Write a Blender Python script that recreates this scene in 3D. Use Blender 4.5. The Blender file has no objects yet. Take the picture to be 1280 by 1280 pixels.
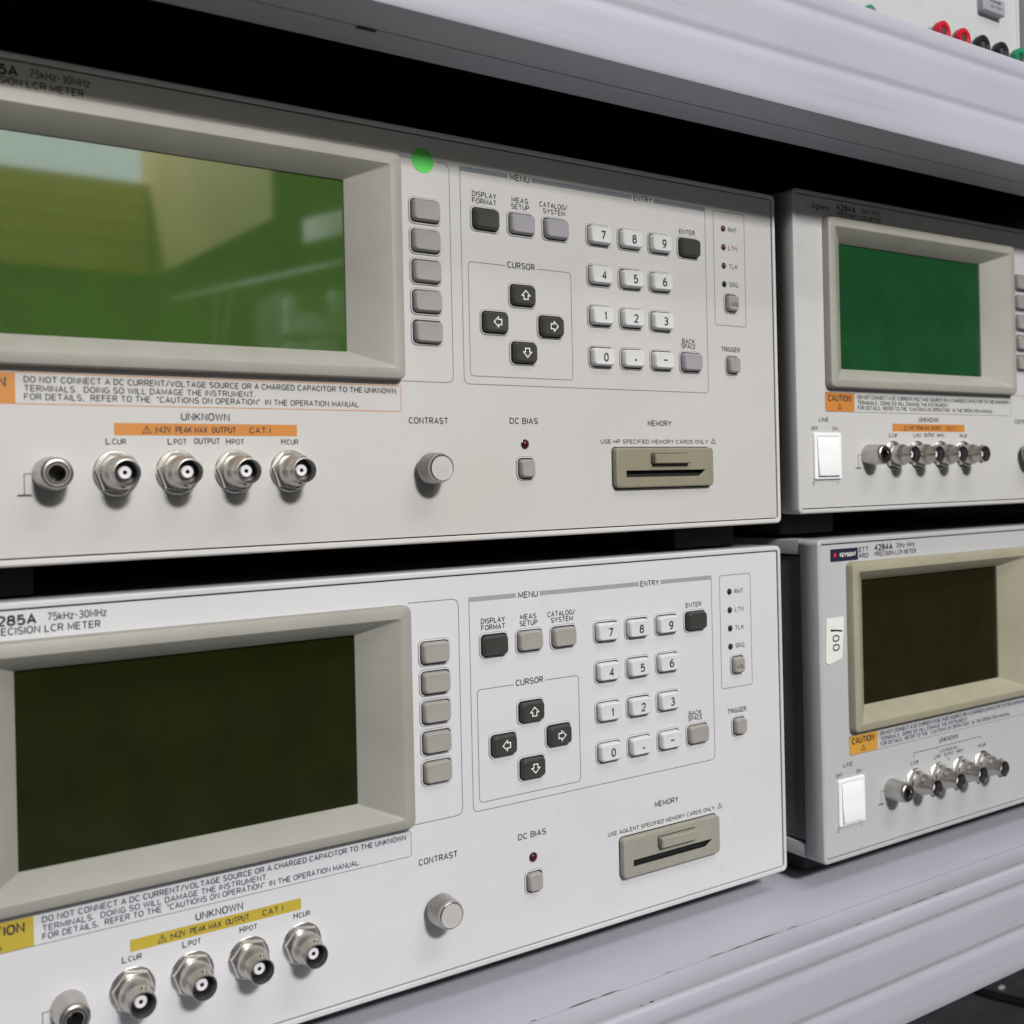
import bpy, bmesh, math, random
from mathutils import Vector, Matrix
random.seed(7)
MM = 0.001
sc = bpy.context.scene
COL = sc.collection

# ------------------------------------------------------------------ camera
F_PX, CX, CY, RES = 1330.78, 635.12, 602.92, 1280.0
CAM_POS = Vector((-15.33, -403.82, 215.12)) * MM
YAW, PITCH, ROLL = (math.radians(a) for a in (-33.2429, -0.0522, 1.2585))
R = Matrix.Rotation(YAW, 3, 'Z') @ Matrix.Rotation(PITCH, 3, 'X') @ Matrix.Rotation(ROLL, 3, 'Y')
right, fwd, up = R.col[0], R.col[1], R.col[2]
cam_data = bpy.data.cameras.new('camera')
cam = bpy.data.objects.new('camera', cam_data)
COL.objects.link(cam)
rot = Matrix((right, up, -fwd)).transposed()
cam.matrix_world = Matrix.Translation(CAM_POS) @ rot.to_4x4()
cam_data.sensor_width = 36.0
cam_data.lens = 36.0 * F_PX / RES
cam_data.shift_x = (RES / 2 - CX) / RES
cam_data.shift_y = (CY - RES / 2) / RES
cam_data.clip_start = 0.01
cam_data.clip_end = 60
cam_data.dof.use_dof = True
cam_data.dof.focus_distance = 0.50
cam_data.dof.aperture_fstop = 13.0
sc.camera = cam

# ------------------------------------------------------------------ world and lamps
world = bpy.data.worlds.new('World')
sc.world = world
world.use_nodes = True
wn, wl = world.node_tree.nodes, world.node_tree.links
bg = wn['Background']
tc = wn.new('ShaderNodeTexCoord')
sx = wn.new('ShaderNodeSeparateXYZ')
mr = wn.new('ShaderNodeMapRange')
mr.inputs['From Min'].default_value = -0.5
mr.inputs['From Max'].default_value = 0.9
rp = wn.new('ShaderNodeValToRGB')
rp.color_ramp.elements[0].color = (0.004, 0.004, 0.004, 1)
rp.color_ramp.elements[1].color = (0.50, 0.51, 0.54, 1)
wl.new(tc.outputs['Generated'], sx.inputs[0])
wl.new(sx.outputs['Z'], mr.inputs['Value'])
wl.new(mr.outputs[0], rp.inputs[0])
wl.new(rp.outputs[0], bg.inputs['Color'])
bg.inputs['Strength'].default_value = 0.19


def area_lamp(name, loc, target, sx_, sy_, power, color, roll=0.0):
    d = bpy.data.lights.new(name, 'AREA')
    d.shape = 'RECTANGLE'
    d.size, d.size_y = sx_, sy_
    d.energy = power
    d.color = color
    o = bpy.data.objects.new(name, d)
    COL.objects.link(o)
    o.location = loc
    if target is None:            # hangs level, facing down
        return o
    q = (Vector(target) - Vector(loc)).to_track_quat('-Z', 'Y')
    o.rotation_euler = q.to_euler()
    o.rotation_euler.rotate_axis('Z', roll)
    return o


# long ceiling fitting running away from the shelf
area_lamp('ceiling_lamp', (0.14, -2.25, 1.49), (0.45, 0.0, 0.22), 0.34, 0.22, 65, (1.0, 0.985, 0.965))
area_lamp('ceiling_lamp', (0.45, -0.95, 1.75), None, 1.6, 0.60, 8, (1.0, 0.985, 0.965))
# bright opening above the opposite cabinets, seen only as a reflection in the glass
area_lamp('window_lamp', (0.38, -2.42, 1.07), (0.38, 0.0, 0.55), 0.85, 0.13, 1.15, (0.86, 0.97, 1.0))
# added fill on the opposite cabinets, brightens their reflection in the glass
area_lamp('cabinet_fill', (0.6, -1.15, 1.7), (0.7, -2.0, 0.75), 0.9, 0.25, 29, (1.0, 0.97, 0.92))

vs = sc.view_settings
vs.view_transform = 'Standard'
vs.look = 'None'
vs.exposure = 0.0
vs.gamma = 1.0
vs.use_curve_mapping = False
sc.cycles.use_denoising = True
sc.cycles.max_bounces = 8
sc.cycles.sample_clamp_indirect = 4.0


# ------------------------------------------------------------------ materials
def lin(r, g, b):
    f = lambda c: (c / 255 / 12.92) if c / 255 <= 0.04045 else ((c / 255 + 0.055) / 1.055) ** 2.4
    return (f(r), f(g), f(b), 1)


def mat(name, color, rough=0.5, metal=0.0, var=0.06, scale=60, bump=0.0, bscale=900, ior=1.45, rvar=0.0, stretch=None, spec=0.5):
    m = bpy.data.materials.new(name)
    m.use_nodes = True
    n, l = m.node_tree.nodes, m.node_tree.links
    p = n['Principled BSDF']
    p.inputs['Roughness'].default_value = rough
    p.inputs['Metallic'].default_value = metal
    p.inputs['IOR'].default_value = ior
    p.inputs['Specular IOR Level'].default_value = spec
    t = n.new('ShaderNodeTexCoord')
    mp = n.new('ShaderNodeMapping')
    if stretch:
        mp.inputs['Scale'].default_value = stretch
    l.new(t.outputs['Object'], mp.inputs[0])
    no = n.new('ShaderNodeTexNoise')
    no.inputs['Scale'].default_value = scale
    no.inputs['Detail'].default_value = 5
    l.new(mp.outputs[0], no.inputs['Vector'])
    rp = n.new('ShaderNodeValToRGB')
    rp.color_ramp.elements[0].position = 0.3
    rp.color_ramp.elements[1].position = 0.7
    c = color[:3]
    rp.color_ramp.elements[0].color = tuple(x * (1 - var) for x in c) + (1,)
    rp.color_ramp.elements[1].color = tuple(min(1, x * (1 + var)) for x in c) + (1,)
    l.new(no.outputs['Fac'], rp.inputs[0])
    l.new(rp.outputs[0], p.inputs['Base Color'])
    if rvar:
        mr = n.new('ShaderNodeMapRange')
        mr.inputs['To Min'].default_value = max(0.02, rough - rvar)
        mr.inputs['To Max'].default_value = rough + rvar
        l.new(no.outputs['Fac'], mr.inputs['Value'])
        l.new(mr.outputs[0], p.inputs['Roughness'])
    if bump:
        nb = n.new('ShaderNodeTexNoise')
        nb.inputs['Scale'].default_value = bscale
        nb.inputs['Detail'].default_value = 3
        l.new(mp.outputs[0], nb.inputs['Vector'])
        b = n.new('ShaderNodeBump')
        b.inputs['Strength'].default_value = bump
        b.inputs['Distance'].default_value = 0.0004
        l.new(nb.outputs['Fac'], b.inputs['Height'])
        l.new(b.outputs[0], p.inputs['Normal'])
    return m


def wear_or_reflection(m, kind):
    """grime blotches and fine scuffs of the surface itself; on the screens, painted reflection patches"""
    n, l = m.node_tree.nodes, m.node_tree.links
    p = n['Principled BSDF']
    src = p.inputs['Base Color'].links[0].from_socket
    mp = n['Mapping']

    def layer(src, scale, stretch, lo, hi, tint, amount):
        m2 = n.new('ShaderNodeMapping')
        m2.inputs['Scale'].default_value = stretch
        m2.inputs['Rotation'].default_value = (0.0, random.uniform(-0.2, 0.2) if kind == 'panel' else 0.0, 0.0)
        t = n.new('ShaderNodeTexCoord')
        l.new(t.outputs['Object'], m2.inputs[0])
        no = n.new('ShaderNodeTexNoise')
        no.inputs['Scale'].default_value = scale
        no.inputs['Detail'].default_value = 7
        no.inputs['Roughness'].default_value = 0.62
        l.new(m2.outputs[0], no.inputs['Vector'])
        mr = n.new('ShaderNodeMapRange')
        mr.inputs['From Min'].default_value = lo
        mr.inputs['From Max'].default_value = hi
        mr.inputs['To Max'].default_value = amount
        l.new(no.outputs['Fac'], mr.inputs['Value'])
        mx = n.new('ShaderNodeMix')
        mx.data_type = 'RGBA'
        mx.blend_type = 'MULTIPLY'
        mx.inputs[7].default_value = tint + (1,)
        l.new(mr.outputs[0], mx.inputs[0])
        l.new(src, mx.inputs[6])
        return mx.outputs[2]
    if kind == 'panel':
        src = layer(src, 7, (1, 1, 1), 0.50, 0.75, (0.86, 0.84, 0.78), 0.35)
        src = layer(src, 60, (1, 1, 1), 0.62, 0.72, (0.80, 0.78, 0.74), 0.30)
        src = layer(src, 260, (0.12, 1, 1), 0.70, 0.74, (0.72, 0.70, 0.68), 0.35)
    elif kind == 'rack':
        src = layer(src, 9, (0.5, 1, 1), 0.48, 0.72, (0.84, 0.84, 0.86), 0.45)
        src = layer(src, 300, (0.03, 1, 1), 0.58, 0.70, (0.80, 0.80, 0.82), 0.45)
        src = layer(src, 420, (0.25, 1, 1), 0.70, 0.73, (0.45, 0.45, 0.48), 0.6)
    elif kind == 'bezel':
        src = layer(src, 16, (1, 1, 1), 0.50, 0.72, (0.86, 0.83, 0.78), 0.45)
        src = layer(src, 320, (0.15, 1, 1), 0.66, 0.72, (0.78, 0.76, 0.72), 0.4)
    elif kind == 'lcd':
        src = layer(src, 6, (1, 1, 1), 0.35, 0.70, (0.70, 0.76, 0.66), 0.6)  # broad tone patches painted in place of a faint reflection in the glass
        src = layer(src, 500, (1, 1, 1), 0.45, 0.70, (0.6, 0.64, 0.56), 0.2)
    l.new(src, p.inputs['Base Color'])


def flat(name, color, rough=0.5, metal=0.0):
    return mat(name, color, rough, metal, var=0.03, scale=200)


M = {}
M['panel_beige'] = mat('panel_beige', (0.517, 0.510, 0.497), 0.48, var=0.02, scale=18, bump=0.06)
M['frame_beige'] = mat('frame_beige', (0.60, 0.585, 0.57), 0.42, var=0.04, scale=30, bump=0.08)
M['panel_white'] = mat('panel_white', (0.60, 0.60, 0.625), 0.45, var=0.015, scale=18, bump=0.06)
M['frame_white'] = mat('frame_white', (0.56, 0.56, 0.575), 0.40, var=0.04, scale=30, bump=0.08)
M['panel_d'] = mat('panel_dove', (0.45, 0.453, 0.468), 0.48, var=0.02, scale=18, bump=0.06)
M['frame_d'] = mat('frame_dove', (0.42, 0.42, 0.43), 0.42, var=0.05, scale=30, bump=0.08)
M['panel_grey'] = mat('panel_grey', (0.515, 0.51, 0.505), 0.48, var=0.02, scale=18, bump=0.06)
M['bezel_a'] = mat('bezel_putty', (0.335, 0.330, 0.292), 0.5, var=0.05, scale=40, bump=0.12)
M['bezel_b'] = mat('bezel_stone', (0.305, 0.302, 0.268), 0.5, var=0.05, scale=40, bump=0.12)
M['bezel_d'] = mat('bezel_olive', (0.325, 0.305, 0.225), 0.5, var=0.06, scale=40, bump=0.12)
M['slot_a'] = mat('slot_olive', (0.245, 0.225, 0.165), 0.5, var=0.06, scale=70, bump=0.1)
M['slot_b'] = mat('slot_stone', (0.29, 0.284, 0.24), 0.5, var=0.06, scale=70, bump=0.1)
M['key_grey'] = mat('key_grey', (0.30, 0.29, 0.28), 0.45, var=0.05, scale=90)
M['key_lilac'] = mat('key_lilac', (0.31, 0.30, 0.33), 0.45, var=0.05, scale=90)
M['key_warm'] = mat('key_warm', (0.32, 0.30, 0.28), 0.45, var=0.05, scale=90)
M['key_dark'] = mat('key_dark', (0.045, 0.043, 0.040), 0.42, var=0.1, scale=90)
M['key_white'] = mat('key_white', (0.61, 0.607, 0.605), 0.4, var=0.02, scale=90)
M['rocker_white'] = mat('rocker_white', (0.85, 0.85, 0.86), 0.3, var=0.01, scale=90)
M['ink'] = flat('ink_grey', (0.030, 0.030, 0.034), 0.6)
M['ink_soft'] = flat('ink_soft', (0.10, 0.10, 0.11), 0.6)
M['ink_navy'] = flat('ink_navy', (0.035, 0.03, 0.085), 0.6)
M['ink_white'] = flat('ink_white', (0.75, 0.75, 0.73), 0.6)
M['line_grey'] = flat('line_grey', (0.20, 0.20, 0.205), 0.6)
M['bar_a'] = flat('bar_blue_grey', (0.21, 0.235, 0.255), 0.6)
M['bar_b'] = flat('bar_grey', (0.30, 0.31, 0.32), 0.6)
M['gap'] = flat('gap_black', (0.012, 0.012, 0.013), 0.7)
M['orange'] = mat('label_orange', (0.52, 0.205, 0.04), 0.5, var=0.05, scale=40)
M['orange_d'] = mat('label_amber', (0.56, 0.29, 0.045), 0.5, var=0.04, scale=40)
M['yellow'] = mat('label_yellow', (0.46, 0.35, 0.04), 0.5, var=0.05, scale=40)
M['nickel'] = mat('nickel', (0.72, 0.70, 0.665), 0.28, 1.0, var=0.12, scale=150, rvar=0.08)
M['nickel_dull'] = mat('nickel_dull', (0.53, 0.515, 0.485), 0.35, 1.0, var=0.14, scale=120, rvar=0.1)
M['bore'] = mat('bore_dark', (0.16, 0.155, 0.15), 0.38, 0.9, var=0.2, scale=200)
M['ptfe'] = mat('ptfe_white', (0.80, 0.78, 0.82), 0.4, var=0.03, scale=200)
M['knob_face'] = mat('knob_face', (0.52, 0.51, 0.50), 0.5, 0.2, var=0.04, scale=200)
M['knob_side'] = mat('knob_side', (0.50, 0.49, 0.47), 0.35, 0.75, var=0.08, scale=200)
M['led'] = mat('led_red', (0.055, 0.005, 0.012), 0.18, var=0.1, scale=300)
M['led_dim'] = mat('led_dim', (0.15, 0.045, 0.03), 0.25, var=0.15, scale=300)
M['led_black'] = mat('led_black', (0.02, 0.02, 0.022), 0.25, var=0.15, scale=300)
M['rubber'] = mat('rubber', (0.022, 0.022, 0.026), 0.65, var=0.15, scale=80)
M['side_dark'] = mat('side_dark', (0.17, 0.17, 0.18), 0.5, var=0.1, scale=50, bump=0.1)
M['case'] = mat('case_grey', (0.36, 0.36, 0.37), 0.5, var=0.05, scale=25, bump=0.08)
M['rack'] = mat('rack_lilac', (0.405, 0.402, 0.46), 0.42, var=0.035, scale=30, bump=0.10, bscale=500, rvar=0.05, stretch=(0.25, 1, 1))
M['rack_dark'] = mat('rack_dark', (0.012, 0.012, 0.013), 0.7, var=0.1, scale=20)  # near-black: the unlit depth of the rack interior put into the colour
M['chip'] = mat('paint_chip', (0.05, 0.05, 0.06), 0.6, var=0.3, scale=300)
M['floor'] = mat('floor_dark', (0.066, 0.068, 0.075), 0.6, var=0.25, scale=35, bump=0.3, bscale=200)
M['cable'] = mat('cable_black', (0.010, 0.010, 0.011), 0.45, var=0.1, scale=60)
M['paper'] = mat('paper_white', (0.72, 0.72, 0.68), 0.6, var=0.02, scale=80)
M['marker'] = flat('marker_ink', (0.012, 0.012, 0.015), 0.5)
M['green_dot'] = mat('green_dot', (0.10, 0.62, 0.10), 0.5, var=0.05, scale=120)
M['navy'] = mat('sticker_navy', (0.018, 0.020, 0.042), 0.4, var=0.08, scale=100)
M['red'] = flat('sticker_red', (0.55, 0.02, 0.05), 0.45)
M['post_red'] = mat('post_red', (0.48, 0.012, 0.025), 0.35, var=0.06, scale=150)
M['post_black'] = mat('post_black', (0.015, 0.015, 0.019), 0.35, var=0.1, scale=150)
M['post_green'] = mat('post_green', (0.01, 0.22, 0.11), 0.35, var=0.06, scale=150)
M['post_grey'] = mat('post_grey', (0.42, 0.43, 0.43), 0.5, var=0.05, scale=150)
M['e_panel'] = mat('panel_pale', (0.47, 0.485, 0.49), 0.5, var=0.02, scale=20)
M['e_trim'] = mat('trim_grey', (0.26, 0.245, 0.26), 0.5, var=0.05, scale=30)
M['ochre'] = mat('ochre_slats', (0.42, 0.30, 0.09), 0.6, var=0.12, scale=8, stretch=(0.3, 1, 3))
M['tan'] = mat('tan_board', (0.44, 0.345, 0.185), 0.6, var=0.1, scale=6)
M['slat_highlight'] = mat('slat_highlight', (0.78, 0.66, 0.36), 0.5, var=0.08, scale=8)  # pale strips carry the highlights between the slats in their colour
M['wall_dark'] = mat('wall_dark', (0.06, 0.06, 0.06), 0.8, var=0.2, scale=3)
M['white_case'] = mat('white_case', (0.62, 0.65, 0.66), 0.5, var=0.1, scale=14)


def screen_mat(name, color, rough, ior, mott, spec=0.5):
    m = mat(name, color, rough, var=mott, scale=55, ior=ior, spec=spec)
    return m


M['lcd_a'] = screen_mat('lcd_bright_green', (0.047, 0.100, 0.020), 0.040, 1.85, 0.06)
M['lcd_b'] = screen_mat('lcd_olive', (0.0120, 0.0160, 0.0022), 0.13, 1.5, 0.2, 0.4)
M['lcd_c'] = screen_mat('lcd_green', (0.0125, 0.070, 0.024), 0.12, 1.5, 0.10)
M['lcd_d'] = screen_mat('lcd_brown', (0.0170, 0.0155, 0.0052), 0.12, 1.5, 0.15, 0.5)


for k_ in ('panel_beige', 'panel_white', 'panel_grey', 'panel_d', 'frame_beige', 'frame_white', 'frame_d', 'e_panel'):
    wear_or_reflection(M[k_], 'panel')
for k_ in ('bezel_a', 'bezel_b', 'bezel_d', 'slot_a', 'slot_b', 'key_grey', 'key_lilac', 'key_warm', 'key_dark'):
    wear_or_reflection(M[k_], 'bezel')
wear_or_reflection(M['rack'], 'rack')
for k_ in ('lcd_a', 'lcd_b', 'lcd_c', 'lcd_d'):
    wear_or_reflection(M[k_], 'lcd')


# ------------------------------------------------------------------ mesh builder (millimetres in, metres out)
class MB:
    def __init__(s):
        s.v, s.f, s.m, s.mats = [], [], [], []

    def mi(s, key):
        if key not in s.mats:
            s.mats.append(key)
        return s.mats.index(key)

    def add(s, verts, faces, key):
        b = len(s.v)
        s.v += [tuple(p) for p in verts]
        i = s.mi(key)
        for f in faces:
            s.f.append([b + k for k in f])
            s.m.append(i)

    def loft(s, rings, key, front=False, back=False, closed=True):
        n = len(rings[0])
        V = [p for r in rings for p in r]
        Fc = []
        for a in range(len(rings) - 1):
            for k in range(n if closed else n - 1):
                k2 = (k + 1) % n
                Fc.append([a * n + k, a * n + k2, (a + 1) * n + k2, (a + 1) * n + k])
        if back:
            Fc.append(list(range(n))[::-1])
        if front:
            Fc.append([(len(rings) - 1) * n + k for k in range(n)])
        s.add(V, Fc, key)

    def box(s, x0, x1, y0, y1, z0, z1, key, bev=0.0, seg=2):
        bm = bmesh.new()
        bmesh.ops.create_cube(bm, size=1)
        for v in bm.verts:
            v.co = Vector(((x0 + x1) / 2 + v.co.x * (x1 - x0), (y0 + y1) / 2 + v.co.y * (y1 - y0), (z0 + z1) / 2 + v.co.z * (z1 - z0)))
        if bev:
            bmesh.ops.bevel(bm, geom=bm.edges[:], offset=bev, segments=seg, profile=0.5, affect='EDGES')
        bm.verts.index_update()
        s.add([v.co.copy() for v in bm.verts], [[v.index for v in f.verts] for f in bm.faces], key)
        bm.free()

    def quad(s, x0, x1, z0, z1, y, key):
        s.add([(x0, y, z0), (x1, y, z0), (x1, y, z1), (x0, y, z1)], [[0, 1, 2, 3]], key)

    def poly(s, pts, y, key):
        s.add([(p[0], y, p[1]) for p in pts], [list(range(len(pts)))], key)

    def lathe(s, prof, key, n=40, cx=0, cz=0, cap=True):
        rings = [[(cx + r * math.cos(2 * math.pi * k / n), y, cz + r * math.sin(2 * math.pi * k / n)) for k in range(n)] for r, y in prof]
        s.loft(rings, key, front=cap)

    def stroke(s, pts, w, y, key, closed=False):
        """a printed line of width w along pts (u, v), flat at depth y"""
        n = len(pts)
        L, Rr = [], []
        for i in range(n):
            a = pts[i - 1] if (i > 0 or closed) else pts[i]
            b = pts[(i + 1) % n] if (i < n - 1 or closed) else pts[i]
            p = pts[i]
            d1 = Vector((p[0] - a[0], p[1] - a[1]))
            d2 = Vector((b[0] - p[0], b[1] - p[1]))
            d1 = d1.normalized() if d1.length > 1e-9 else d2.normalized()
            d2 = d2.normalized() if d2.length > 1e-9 else d1
            t = (d1 + d2)
            t = t.normalized() if t.length > 1e-6 else d1
            nn = Vector((-t.y, t.x))
            k = max(0.5, nn.dot(Vector((-d1.y, d1.x))))
            nn = nn * (w / 2 / k)
            L.append((p[0] + nn.x, y, p[1] + nn.y))
            Rr.append((p[0] - nn.x, y, p[1] - nn.y))
        m = n if closed else n - 1
        s.add(L + Rr, [[i, n + i, n + (i + 1) % n, (i + 1) % n] for i in range(m)], key)

    def tube(s, pts, r, key, n=10):
        rings = []
        for i, p in enumerate(pts):
            a, b = Vector(pts[max(0, i - 1)]), Vector(pts[min(len(pts) - 1, i + 1)])
            t = (b - a).normalized()
            u = t.cross(Vector((0, 0, 1)))
            u = u.normalized() if u.length > 1e-4 else Vector((1, 0, 0))
            w = u.cross(t)
            rings.append([Vector(p) + (u * math.cos(2 * math.pi * k / n) + w * math.sin(2 * math.pi * k / n)) * r for k in range(n)])
        s.loft(rings, key, front=True, back=True)

    def text(s, txt, u0, u1, vc, h, y, key, bold=0.0):
        """monoline engraved lettering fitted between u0 and u1, cap height h, centred on vc"""
        pls, wid = layout(txt)
        kx, kz = (u1 - u0) / wid, h / 6.0
        w = h * (0.20 + bold)
        for pl, closed in pls:
            s.stroke([(u0 + p[0] * kx, vc - h / 2 + p[1] * kz) for p in pl], w, y, key, closed)

    def mesh(s, name, sharp=35):
        me = bpy.data.meshes.new(name)
        me.from_pydata([(p[0] * MM, p[1] * MM, p[2] * MM) for p in s.v], [], s.f)
        for k in s.mats:
            me.materials.append(M[k])
        me.polygons.foreach_set('material_index', s.m)
        me.update()
        bm = bmesh.new()
        bm.from_mesh(me)
        solid = [f for f in bm.faces]
        bmesh.ops.recalc_face_normals(bm, faces=solid)
        bm.to_mesh(me)
        bm.free()
        me.shade_smooth()
        me.set_sharp_from_angle(angle=math.radians(sharp))
        return me


def _arc(cx, cz, rx, rz, a0, a1, n=8, e=0.86):
    out = []
    for k in range(n + 1):
        a = math.radians(a0 + (a1 - a0) * k / n)
        c, t = math.cos(a), math.sin(a)
        out.append((cx + rx * math.copysign(abs(c) ** e, c), cz + rz * math.copysign(abs(t) ** e, t)))
    return out


def _glyphs():
    G = {}
    L = lambda *p: (list(p), False)
    O = lambda w, cx, z0, h: (_arc(cx, z0 + h / 2, w / 2, h / 2, 90, 450, 18)[:-1], True)
    G['A'] = (4.2, [L((0, 0), (2.1, 6), (4.2, 0)), L((0.7, 1.9), (3.5, 1.9))])
    G['B'] = (3.8, [L((2.2, 3.2), (0, 3.2)), (([(0, 0), (0, 6), (2.2, 6)] + _arc(2.2, 4.6, 1.4, 1.4, 90, -90, 6)[1:] + _arc(2.2, 1.6, 1.6, 1.6, 90, -90, 6)[1:]), True)])
    G['C'] = (4.0, [(_arc(2.1, 3, 2.1, 3, 42, 318, 16), False)])
    G['D'] = (4.0, [([(0, 0), (0, 6), (1.6, 6)] + _arc(1.6, 3, 2.4, 3, 90, -90, 10)[1:], True)])
    G['E'] = (3.5, [L((3.5, 6), (0, 6), (0, 0), (3.5, 0)), L((0, 3.1), (3.1, 3.1))])
    G['F'] = (3.4, [L((3.4, 6), (0, 6), (0, 0)), L((0, 3.1), (3.0, 3.1))])
    G['G'] = (4.1, [(_arc(2.1, 3, 2.1, 3, 42, 300, 15) + [(4.1, 1.0), (4.1, 2.8), (2.3, 2.8)], False)])
    G['H'] = (4.0, [L((0, 0), (0, 6)), L((4, 0), (4, 6)), L((0, 3.1), (4, 3.1))])
    G['I'] = (0.01, [L((0, 0), (0, 6))])
    G['K'] = (4.0, [L((0, 0), (0, 6)), L((3.8, 6), (0, 2.2)), L((1.4, 3.5), (4.0, 0))])
    G['L'] = (3.3, [L((0, 6), (0, 0), (3.3, 0))])
    G['M'] = (4.8, [L((0, 0), (0, 6), (2.4, 1.2), (4.8, 6), (4.8, 0))])
    G['N'] = (4.0, [L((0, 0), (0, 6), (4, 0), (4, 6))])
    G['O'] = (4.3, [O(4.3, 2.15, 0, 6)])
    G['P'] = (3.7, [([(0, 0), (0, 6), (2.0, 6)] + _arc(2.0, 4.35, 1.7, 1.65, 90, -90, 8)[1:] + [(0, 2.7)], False)])
    G['Q'] = (4.3, [O(4.3, 2.15, 0, 6), L((2.6, 1.6), (4.4, -0.3))])
    G['R'] = (3.9, [([(0, 0), (0, 6), (2.1, 6)] + _arc(2.1, 4.45, 1.6, 1.55, 90, -90, 8)[1:] + [(0, 2.9)], False), L((2.0, 2.9), (3.9, 0))])
    G['S'] = (3.8, [(_arc(1.9, 4.5, 1.75, 1.5, 30, 270, 12) + _arc(1.9, 1.5, 1.9, 1.5, 90, -150, 12)[1:], False)])
    G['T'] = (4.0, [L((0, 6), (4, 6)), L((2, 6), (2, 0))])
    G['U'] = (3.9, [([(0, 6)] + _arc(1.95, 2.0, 1.95, 2.0, 180, 360, 10) + [(3.9, 6)], False)])
    G['V'] = (4.2, [L((0, 6), (2.1, 0), (4.2, 6))])
    G['W'] = (5.8, [L((0, 6), (1.4, 0), (2.9, 5.6), (4.4, 0), (5.8, 6))])
    G['X'] = (4.0, [L((0, 0), (4, 6)), L((0, 6), (4, 0))])
    G['Y'] = (4.2, [L((0, 6), (2.1, 2.8), (4.2, 6)), L((2.1, 2.8), (2.1, 0))])
    G['Z'] = (3.8, [L((0, 6), (3.8, 6), (0, 0), (3.8, 0))])
    G['0'] = (3.4, [O(3.4, 1.7, 0, 6)])
    G['1'] = (1.5, [L((0, 4.6), (1.2, 6), (1.2, 0))])
    G['2'] = (3.4, [(_arc(1.7, 4.3, 1.65, 1.7, 165, -35, 10) + [(0, 0), (3.4, 0)], False)])
    G['3'] = (3.4, [(_arc(1.65, 4.6, 1.5, 1.4, 150, -90, 10) + _arc(1.65, 1.6, 1.75, 1.6, 90, -150, 10)[1:], False)])
    G['4'] = (3.7, [L((2.8, 0), (2.8, 6), (0, 1.8), (3.7, 1.8))])
    G['5'] = (3.4, [([(3.1, 6), (0.5, 6), (0.2, 3.1)] + _arc(1.65, 1.95, 1.75, 1.95, 125, -150, 12), False)])
    G['6'] = (3.4, [O(3.4, 1.7, 0, 3.7), (_arc(2.4, 1.9, 2.4, 4.1, 180, 80, 8), False)])
    G['7'] = (3.4, [L((0, 6), (3.4, 6), (1.2, 0))])
    G['8'] = (3.4, [O(2.9, 1.7, 3.25, 2.75), O(3.4, 1.7, 0, 3.25)])
    G['9'] = (3.4, [O(3.4, 1.7, 2.3, 3.7), (_arc(1.0, 4.1, 2.4, 4.1, 0, -100, 8), False)])
    G['.'] = (0.5, [L((0, 0.05), (0.5, 0.05)), L((0.25, 0), (0.25, 0.5))])
    G[','] = (0.5, [L((0.5, 0.5), (0.1, -0.9))])
    G['-'] = (2.2, [L((0, 2.8), (2.2, 2.8))])
    G['/'] = (2.6, [L((0, -0.4), (2.6, 6.3))])
    G['"'] = (1.2, [L((0.1, 6.2), (0, 4.6)), L((1.2, 6.2), (1.1, 4.6))])
    G['\u00b1'] = (3.4, [L((0, 3.6), (3.4, 3.6)), L((1.7, 5.4), (1.7, 1.8)), L((0, 0.3), (3.4, 0.3))])
    G['k'] = (2.9, [L((0, 0), (0, 6)), L((2.7, 4.1), (0, 1.6)), L((1.0, 2.6), (2.9, 0))])
    G['z'] = (2.7, [L((0, 4.1), (2.7, 4.1), (0, 0), (2.7, 0))])
    G['g'] = (3.0, [O(3.0, 1.5, 0, 4.2), L((3, 4.2), (3, -0.8), (2.2, -1.7), (0.4, -1.6))])
    G['i'] = (0.01, [L((0, 0), (0, 4.2)), L((0, 5.4), (0, 6.1))])
    G['l'] = (0.01, [L((0, 0), (0, 6.2))])
    G['e'] = (3.0, [(_arc(1.5, 2.1, 1.5, 2.1, 0, 315, 14) , False), L((0, 2.1), (3, 2.1))])
    G['n'] = (2.8, [L((0, 0), (0, 4.2)), ([(0, 2.6)] + _arc(1.4, 2.6, 1.4, 1.6, 180, 0, 8)[1:] + [(2.8, 0)], False)])
    G['t'] = (1.8, [L((0.8, 5.6), (0.8, 0.5), (1.3, 0), (1.8, 0)), L((0, 4.2), (1.8, 4.2))])
    G['o'] = (3.1, [O(3.1, 1.55, 0, 4.2)])
    G['w'] = (4.4, [L((0, 4.2), (1.1, 0), (2.2, 4.0), (3.3, 0), (4.4, 4.2))])
    G['r'] = (1.8, [L((0, 0), (0, 4.2)), L((0, 2.6), (0.8, 3.9), (1.8, 4.2))])
    G['f'] = (1.8, [L((0.6, 0), (0.6, 5.2), (1.1, 6), (1.8, 6)), L((0, 4.2), (1.7, 4.2))])
    return G


GL = _glyphs()


def layout(txt):
    x, out = 0.0, []
    for ch in txt:
        if ch == ' ':
            x += 2.6
            continue
        w, pls = GL[ch]
        for pl, closed in pls:
            out.append(([(x + p[0], p[1]) for p in pl], closed))
        x += w + 1.75
    return out, x - 1.75


def rrect(cx, cz, w, h, r, y, n=5):
    out = []
    r = max(r, 0.01)
    for (sx, sz, a0) in ((1, 1, 0), (-1, 1, 90), (-1, -1, 180), (1, -1, 270)):
        for k in range(n + 1):
            a = math.radians(a0 + 90 * k / n)
            out.append((cx + sx * (w / 2 - r) + r * math.cos(a), y, cz + sz * (h / 2 - r) + r * math.sin(a)))
    return out


def rr2(cx, cz, w, h, r, n=5):
    return [(p[0], p[2]) for p in rrect(cx, cz, w, h, r, 0, n)]


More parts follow.
